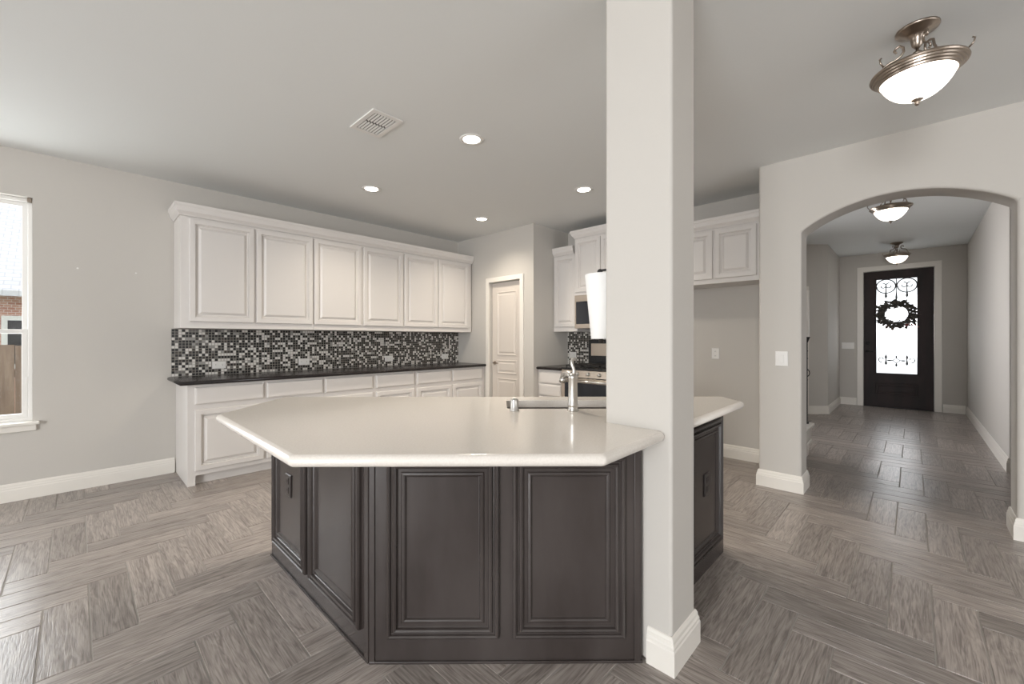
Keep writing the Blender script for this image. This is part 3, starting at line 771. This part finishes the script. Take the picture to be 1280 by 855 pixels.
hole = rounded([uw(SK[0], SK[2]), uw(SK[1], SK[2]), uw(SK[1], SK[3]), uw(SK[0], SK[3])], {0: .02, 1: .02, 2: .02, 3: .02}, 3)
slab('countertop', ct, .862, .900, M['quartz'], 'large cream quartz countertop with clipped corners on the dark island', 'countertop', .016, [hole], seg=5)
sk = thing('sink', 'stainless undermount sink set into the cream island countertop', 'sink', (*uw((SK[0]+SK[1])/2, (SK[2]+SK[3])/2), .68), -PI/4)
c = MB()
hx = (SK[1]-SK[0])/2+.006; hy = (SK[3]-SK[2])/2+.006; tk = .004
c.box(-hx, hx, -hy, hy, 0, tk)
for a in ((-hx, -hx+tk, -hy, hy), (hx-tk, hx, -hy, hy), (-hx, hx, -hy, -hy+tk), (-hx, hx, hy-tk, hy)): c.box(*a, tk, .1815)
obj('basin', c, M['sinksteel'], sk)
c = MB(); c.lathe([(.04, 0), (.04, .004), (.03, .005), (.005, .003)], 20, c=(.0, 0, tk)); obj('drain', c, M['steel'], sk)
# faucet
fx, fy = uw(.368, 2.035)
fa = thing('faucet', 'brushed steel pull-out faucet standing on the island countertop', 'faucet', (fx, fy, .900), -PI/4); FS = 1.0
c = MB(); c.lathe([(.027, 0), (.027, .006), (.024, .010), (.0235, .022), (.0255, .026), (.0255, .030), (.022, .036), (.0225, .07), (.0215, .155), (.0235, .160), (.0235, .166), (.019, .176), (.006, .182)], 28); obj('body', c, M['steel'], fa)
c = MB(); c.tube([(0, .004, .158), (-.010, .030, .174), (-.020, .062, .178), (-.030, .088, .166), (-.034, .100, .146)], [.015, .0155, .015, .0145, .014], 14)
c.tube([(-.033, .097, .152), (-.037, .104, .130)], [.0165, .0165], 14); obj('spout', c, M['steel'], fa)
c = MB(); c.tube([(0, 0, .172), (.006, -.004, .188), (.003, -.004, .205), (-.004, -.002, .222), (-.006, .002, .242), (.004, .004, .250), (.014, .004, .251)], [.011, .009, .008, .0085, .0095, .009, .007], 12); obj('lever', c, M['steel'], fa)
dx_, dy_ = uw(.083, 2.035)
c = MB(); c.lathe([(.023, 0), (.023, .004), (.0195, .008), (.0195, .048), (.018, .056), (.012, .062), (.002, .064)], 26)
ag = thing('soap_dispenser', 'short brushed steel cylinder cap on the island counter left of the faucet', 'dispenser', (dx_, dy_, .900)); obj('cap', c, M['steel'], ag)

# paper towel roll on the hidden side of the column
pt = thing('paper_towel_holder', 'white paper towel roll on a black holder fixed to the column', 'paper towel', (1.645, .990, 1.25))
R5 = Matrix.Rotation(math.radians(-1.0), 4, Vector((1, 1, 0)).normalized())
c = MB(); c.lathe([(.042, 0), (.044, .002), (.066, .285), (.064, .288), (.02, .288), (.02, .28)], 36, mtx=R5); obj('paper_roll', c, M['paper'], pt)
c = MB(); c.tube([R5 @ Vector((0, 0, -.02)), R5 @ Vector((0, 0, .305))], .010, 10); c.sphere(R5 @ Vector((0, 0, .300)), .012, 12, 8)
c.tube([R5 @ Vector((0, 0, .305)), (0.0, -.04, .305), (0, -.067, .30)], .005, 8); c.box(-.025, .025, -.0695, -.063, .24, .33); obj('holder', c, M['blackmatte'], pt)

# ------------------------------------------------------------------ outlets and switches (local: faces -y)
def plate(name, label, cat, loc, rz, w_, h_, kind, m=M['white'], md=M['slot'], group=None):
    t = thing(name, label, cat, loc, rz, group)
    c = MB(); c.loops(-w_/2, w_/2, -h_/2, h_/2, [(0, 0), (0, -.003), (.004, -.006), (.006, -.006)]); obj('cover_plate', c, m, t)
    if kind == 'outlet_h':
        for s_ in (-1, 1):
            c = MB(); c.box(s_*.028-.017, s_*.028+.017, -.009, -.005, -.014, .014); r_ = obj('receptacle', c, m, t, bevel=.002)
            c = MB(); c.box(s_*.028-.006, s_*.028+.002, -.0095, -.0088, .004, .0065); c.box(s_*.028-.006, s_*.028+.002, -.0095, -.0088, -.0065, -.004); obj('slots', c, md, r_)
    elif kind == 'outlet_v':
        for s_ in (-1, 1):
            c = MB(); c.box(-.014, .014, -.009, -.005, s_*.024-.017, s_*.024+.017); r_ = obj('receptacle', c, m, t, bevel=.002)
            c = MB(); c.box(-.0065, -.004, -.0095, -.0088, s_*.024-.004, s_*.024+.006); c.box(.004, .0065, -.0095, -.0088, s_*.024-.004, s_*.024+.006); obj('slots', c, md, r_)
    else:
        n_ = kind
        for k in range(n_):
            x = (k-(n_-1)/2)*.046; c = MB(); c.box(x-.016, x+.016, -.0095, -.005, -.033, .033); obj('rocker', c, m, t, bevel=.002)
    return t
kl = ['white outlet on the left backsplash, nearest the window', 'second white outlet from the window on the left backsplash',
      'third white outlet from the window on the left backsplash', 'white outlet on the left backsplash, nearest the pantry']
for k, x in enumerate((.998, 1.814, 2.894, 3.821)):
    plate('wall_outlet', kl[k], 'outlet', (x, YK-.0105, .99), 0, .118, .072, 'outlet_h', group='outlets along the left backsplash')
plate('wall_outlet', 'white outlet on the mosaic tile left of the range', 'outlet', (XR-.0105, 3.345, 1.03), -PI/2, .115, .075, 'outlet_h')
plate('wall_outlet', 'white outlet on the wall of the empty fridge space', 'outlet', (XR-.0005, 1.51, 1.09), -PI/2, .075, .118, 'outlet_v')
plate('light_switch', 'white rocker switch on the pillar left of the arch', 'switch', (XA-.0005, .775, 1.085), -PI/2, .088, .122, 1)
plate('light_switch', 'wide white switch plate left of the front door', 'switch', (XD-.0005, .88, 1.12), -PI/2, .185, .118, 3)
M['darkplate'] = mat('dark_plate', (0.035, 0.028, 0.026), 0.3); M['darkslot'] = mat('dark_slot', (0.006, 0.005, 0.005), 0.5)
plate('island_outlet', 'dark outlet on the left side of the island', 'outlet', (.7895, 2.352, .475), -PI/2, .078, .118, 'outlet_v', M['darkplate'], M['darkslot'])
plate('island_outlet', 'black outlet on the shaded right side of the island', 'outlet', (2.372, .7870, .47), 0, .078, .118, 'outlet_v', M['darkplate'], M['darkslot'])
for k, (x, lb) in enumerate(((.005, 'left of two tiny white screw anchors in the wall beside the window'), (.371, 'right of two tiny white screw anchors, nearer the wall cabinets'))):
    c = MB(); c.lathe([(.007, 0), (.007, .003), (.004, .004), (.002, .002)], 14, mtx=Matrix.Rotation(PI/2, 4, 'X')); o = obj('screw_anchor', c, M['white']); o.location = (x, YK, 1.835); tag(o, lb, 'screw anchor', 'screw anchors beside the window')

# ------------------------------------------------------------------ ceiling vent
vt = thing('ceiling_vent', 'white louvred air vent in the kitchen ceiling', 'vent', (1.435, 2.605, H))
c = MB(); c.prism([(-.11, -.165), (.11, -.165), (.11, .165), (-.11, .165)], -.010, -.0005, [[(-.078, -.13), (.078, -.13), (.078, .13), (-.078, .13)]]); obj('frame', c, M['white'], vt, bevel=.003)
c = MB(); c.box(-.078, .078, -.13, .13, -.0015, -.0005); obj('duct_opening', c, M['slot'], vt)
for s_ in (-1, 1):
    for k in range(7):
        x = -.066+k*.0215; c = MB(); y0, y1 = (s_*.008, s_*.124); lo, hi = min(y0, y1), max(y0, y1)
        c.add([(x-.005, lo, -.003), (x+.004, lo, -.010), (x+.004, hi, -.010), (x-.005, hi, -.003), (x-.003, lo, -.002), (x+.006, lo, -.009), (x+.006, hi, -.009), (x-.003, hi, -.002)],
              [(0,3,2,1),(4,5,6,7),(0,1,5,4),(1,2,6,5),(2,3,7,6),(3,0,4,7)]); obj('louver', c, M['white'], vt)

# ------------------------------------------------------------------ recessed lights
def recessed(label, x, y, first=None):
    if first: o = dup(first, (x, y, H), label=label)
    else:
        o = thing('recessed_light', label, 'ceiling light', (x, y, H), 0, 'recessed lights in the kitchen ceiling')
        c = MB(); c.lathe([(.062, -.002), (.070, -.007), (.088, -.005), (.090, -.0005), (.062, -.0005)], 36); obj('trim_ring', c, M['white'], o)
        c = MB(); c.lathe([(.0005, -.004), (.040, -.0035), (.063, -.002), (.063, -.0008), (.0005, -.0008)], 36); obj('lens', c, M['bulb'], o)
    l = bpy.data.lights.new('recessed_lamp', 'SPOT'); l.energy = 40; l.color = (1, .90, .76); l.spot_size = math.radians(140); l.spot_blend = 1; l.shadow_soft_size = .06
    lo = bpy.data.objects.new('recessed_lamp', l); COL.objects.link(lo); lo.location = (x, y, H-.03)
    return o
r0 = recessed('round recessed ceiling light nearest the camera, above the island', 2.045, 2.314)
recessed('round recessed ceiling light nearest the left wall cabinets, behind the vent', 2.030, 3.775, r0)
recessed('farthest round recessed ceiling light, near the pantry door', 3.490, 3.765, r0)
recessed('round recessed ceiling light beside the column top, before the range cabinets', 3.510, 2.305, r0)

# ------------------------------------------------------------------ semi-flush bowl lamps
def bowl_lamp(label, loc, rz=0, K=1.0):
    t = thing('semi_flush_lamp', label, 'ceiling lamp', loc, rz, 'bowl ceiling lamps')
    KM = Matrix.Diagonal((K, K, 1, 1))
    def kk(pts): return [(p[0]*K, p[1]*K, p[2]) for p in pts]
    c = MB(); c.lathe([(.078, 0), (.078, -.006), (.074, -.012), (.062, -.014), (.058, -.022), (.040, -.028), (.034, -.036), (.026, -.044), (.023, -.060), (.019, -.080), (.012, -.088), (.010, -.092)], 36); obj('canopy', c, M['nickel'], t)
    c = MB(); c.tube([(0, 0, -.09), (0, 0, -.22)], .006, 10); c.lathe([(.004, -.105), (.016, -.111), (.018, -.12), (.008, -.130), (.006, -.138)], 20); obj('stem', c, M['nickel'], t)
    c = MB(); c.lathe([(r_*K, z_-.014) for r_, z_ in ((.160, -.176), (.168, -.179), (.171, -.186), (.168, -.192), (.160, -.194), (.158, -.201), (.151, -.203), (.149, -.210), (.142, -.213), (.140, -.220), (.134, -.223), (.130, -.218), (.142, -.198), (.156, -.177))], 72, smooth=False); obj('rim', c, M['nickel'], t)
    c = MB(); pr_ = [(.0005, -.338)]; A_ = math.radians(68)
    for k in range(1, 15):
        a = k/14*A_; pr_.append((.136*K*math.sin(a)/math.sin(A_), -.338+.114*(1-math.cos(a))/(1-math.cos(A_))))
    pr_ += [(.132*K, -.220), (.0005, -.220)]
    c.lathe(pr_, 48); obj('bowl_glass', c, M['lampglass'], t)
    c = MB(); c.lathe([(.0005, -.332), (.022, -.331), (.021, -.339), (.009, -.345), (.008, -.350), (.010, -.356), (.006, -.363), (.0005, -.365)], 20); obj('finial', c, M['nickel'], t)
    for k in range(3):
        a = 2*PI*k/3+.35; ca, sa = math.cos(a), math.sin(a)
        # arm: S curve from the rim up to a scroll beside the stem
        prof = [(.140, -.186), (.134, -.160), (.118, -.138), (.096, -.126), (.074, -.122), (.056, -.112), (.046, -.094), (.048, -.074), (.060, -.062), (.074, -.066), (.080, -.078), (.074, -.088), (.066, -.084)]
        pts = []
        for i in range(len(prof)-1):
            p0, p1 = prof[i], prof[i+1]
            for u_ in (0, .5): pts.append((p0[0]+(p1[0]-p0[0])*u_, p0[1]+(p1[1]-p0[1])*u_))
        c = MB(); c.tube([(r_*K*ca, r_*K*sa, z_+.010*(1 if i > 3 else -1)) for i, (r_, z_) in enumerate(pts)], .0052, 8); obj('arm', c, M['nickel'], t)
        c = MB(); c.tube([(.152*K*ca, .152*K*sa, -.186), (.010*ca, .010*sa, -.150)], .0030, 6); obj('brace', c, M['nickel'], t)
        c = MB(); a2 = a+.9; cb, sb = math.cos(a2), math.sin(a2)
        c.tube([(.166*K*cb, .166*K*sb, -.186), (.180*K*cb, .180*K*sb, -.170), (.184*K*cb, .184*K*sb, -.152), (.176*K*cb, .176*K*sb, -.146)], .0035, 8); obj('thumb_screw', c, M['nickel'], t)
    return t
bl = bowl_lamp('large bowl ceiling lamp at upper right, in front of the arch wall', (2.80, -.015, H), -.96)
b2 = dup(bl, (5.98, .165, HH), .4, 'bowl ceiling lamp just behind the top of the arch')
b3 = dup(bl, (9.42, .185, HH), 0.0, 'small distant bowl ceiling lamp in front of the entry door')

# ------------------------------------------------------------------ stair foot behind the arch
st = thing('staircase', 'foot of a white staircase just inside the arch on the left', 'stairs', (5.3, 1.3, 0))
for k, (xe, y0, z) in enumerate(((5.60, .770, .17), (5.62, .752, .34))):
    c = MB(); c.box(XR+.17, xe-.03, y0+.03, 2.2, z-.17, z-.028); obj('riser', c, M['trim'], st, True)
    c = MB(); c.prism(rounded([(XR+.17, y0), (xe, y0), (xe, 2.2), (XR+.17, 2.2)], {1: .04}), z-.028, z); obj('tread', c, M['trim'], st, True, .008)
bl_ = thing('stair_baluster', 'thin black iron baluster with a ring knuckle under a white post, on the stair foot', 'baluster', (5.50, .808, .34))
c = MB(); c.box(-.007, .007, -.007, .007, 0, .90); c.box(-.016, .016, -.016, .016, 0, .022); obj('shaft', c, M['blackmatte'], bl_)
c = MB()
for s_ in (-1, 1): c.tube([(s_*.0, 0, .50), (s_*.018, 0, .52), (s_*.024, 0, .545), (s_*.018, 0, .57), (0, 0, .59)], .005, 8)
for s_ in (-1, 1): c.tube([(0, s_*.0, .50), (0, s_*.018, .52), (0, s_*.024, .545), (0, s_*.018, .57), (0, 0, .59)], .005, 8)
c.sphere((0, 0, .70), .011); c.sphere((0, 0, .78), .011); c.sphere((0, 0, .47), .010); obj('knuckle', c, M['blackmatte'], bl_)
c = MB(); c.lathe([(.010, .87), (.014, .885), (.024, .915), (.030, .925), (.030, .93)], 16); obj('cup', c, M['blackmatte'], bl_)
c = MB(); c.box(-.019, .019, -.019, .019, .93, 1.43); obj('white_post', c, M['trim'], bl_, bevel=.004)
bl_.children[-1]['label'] = 'white square post above the iron shaft'
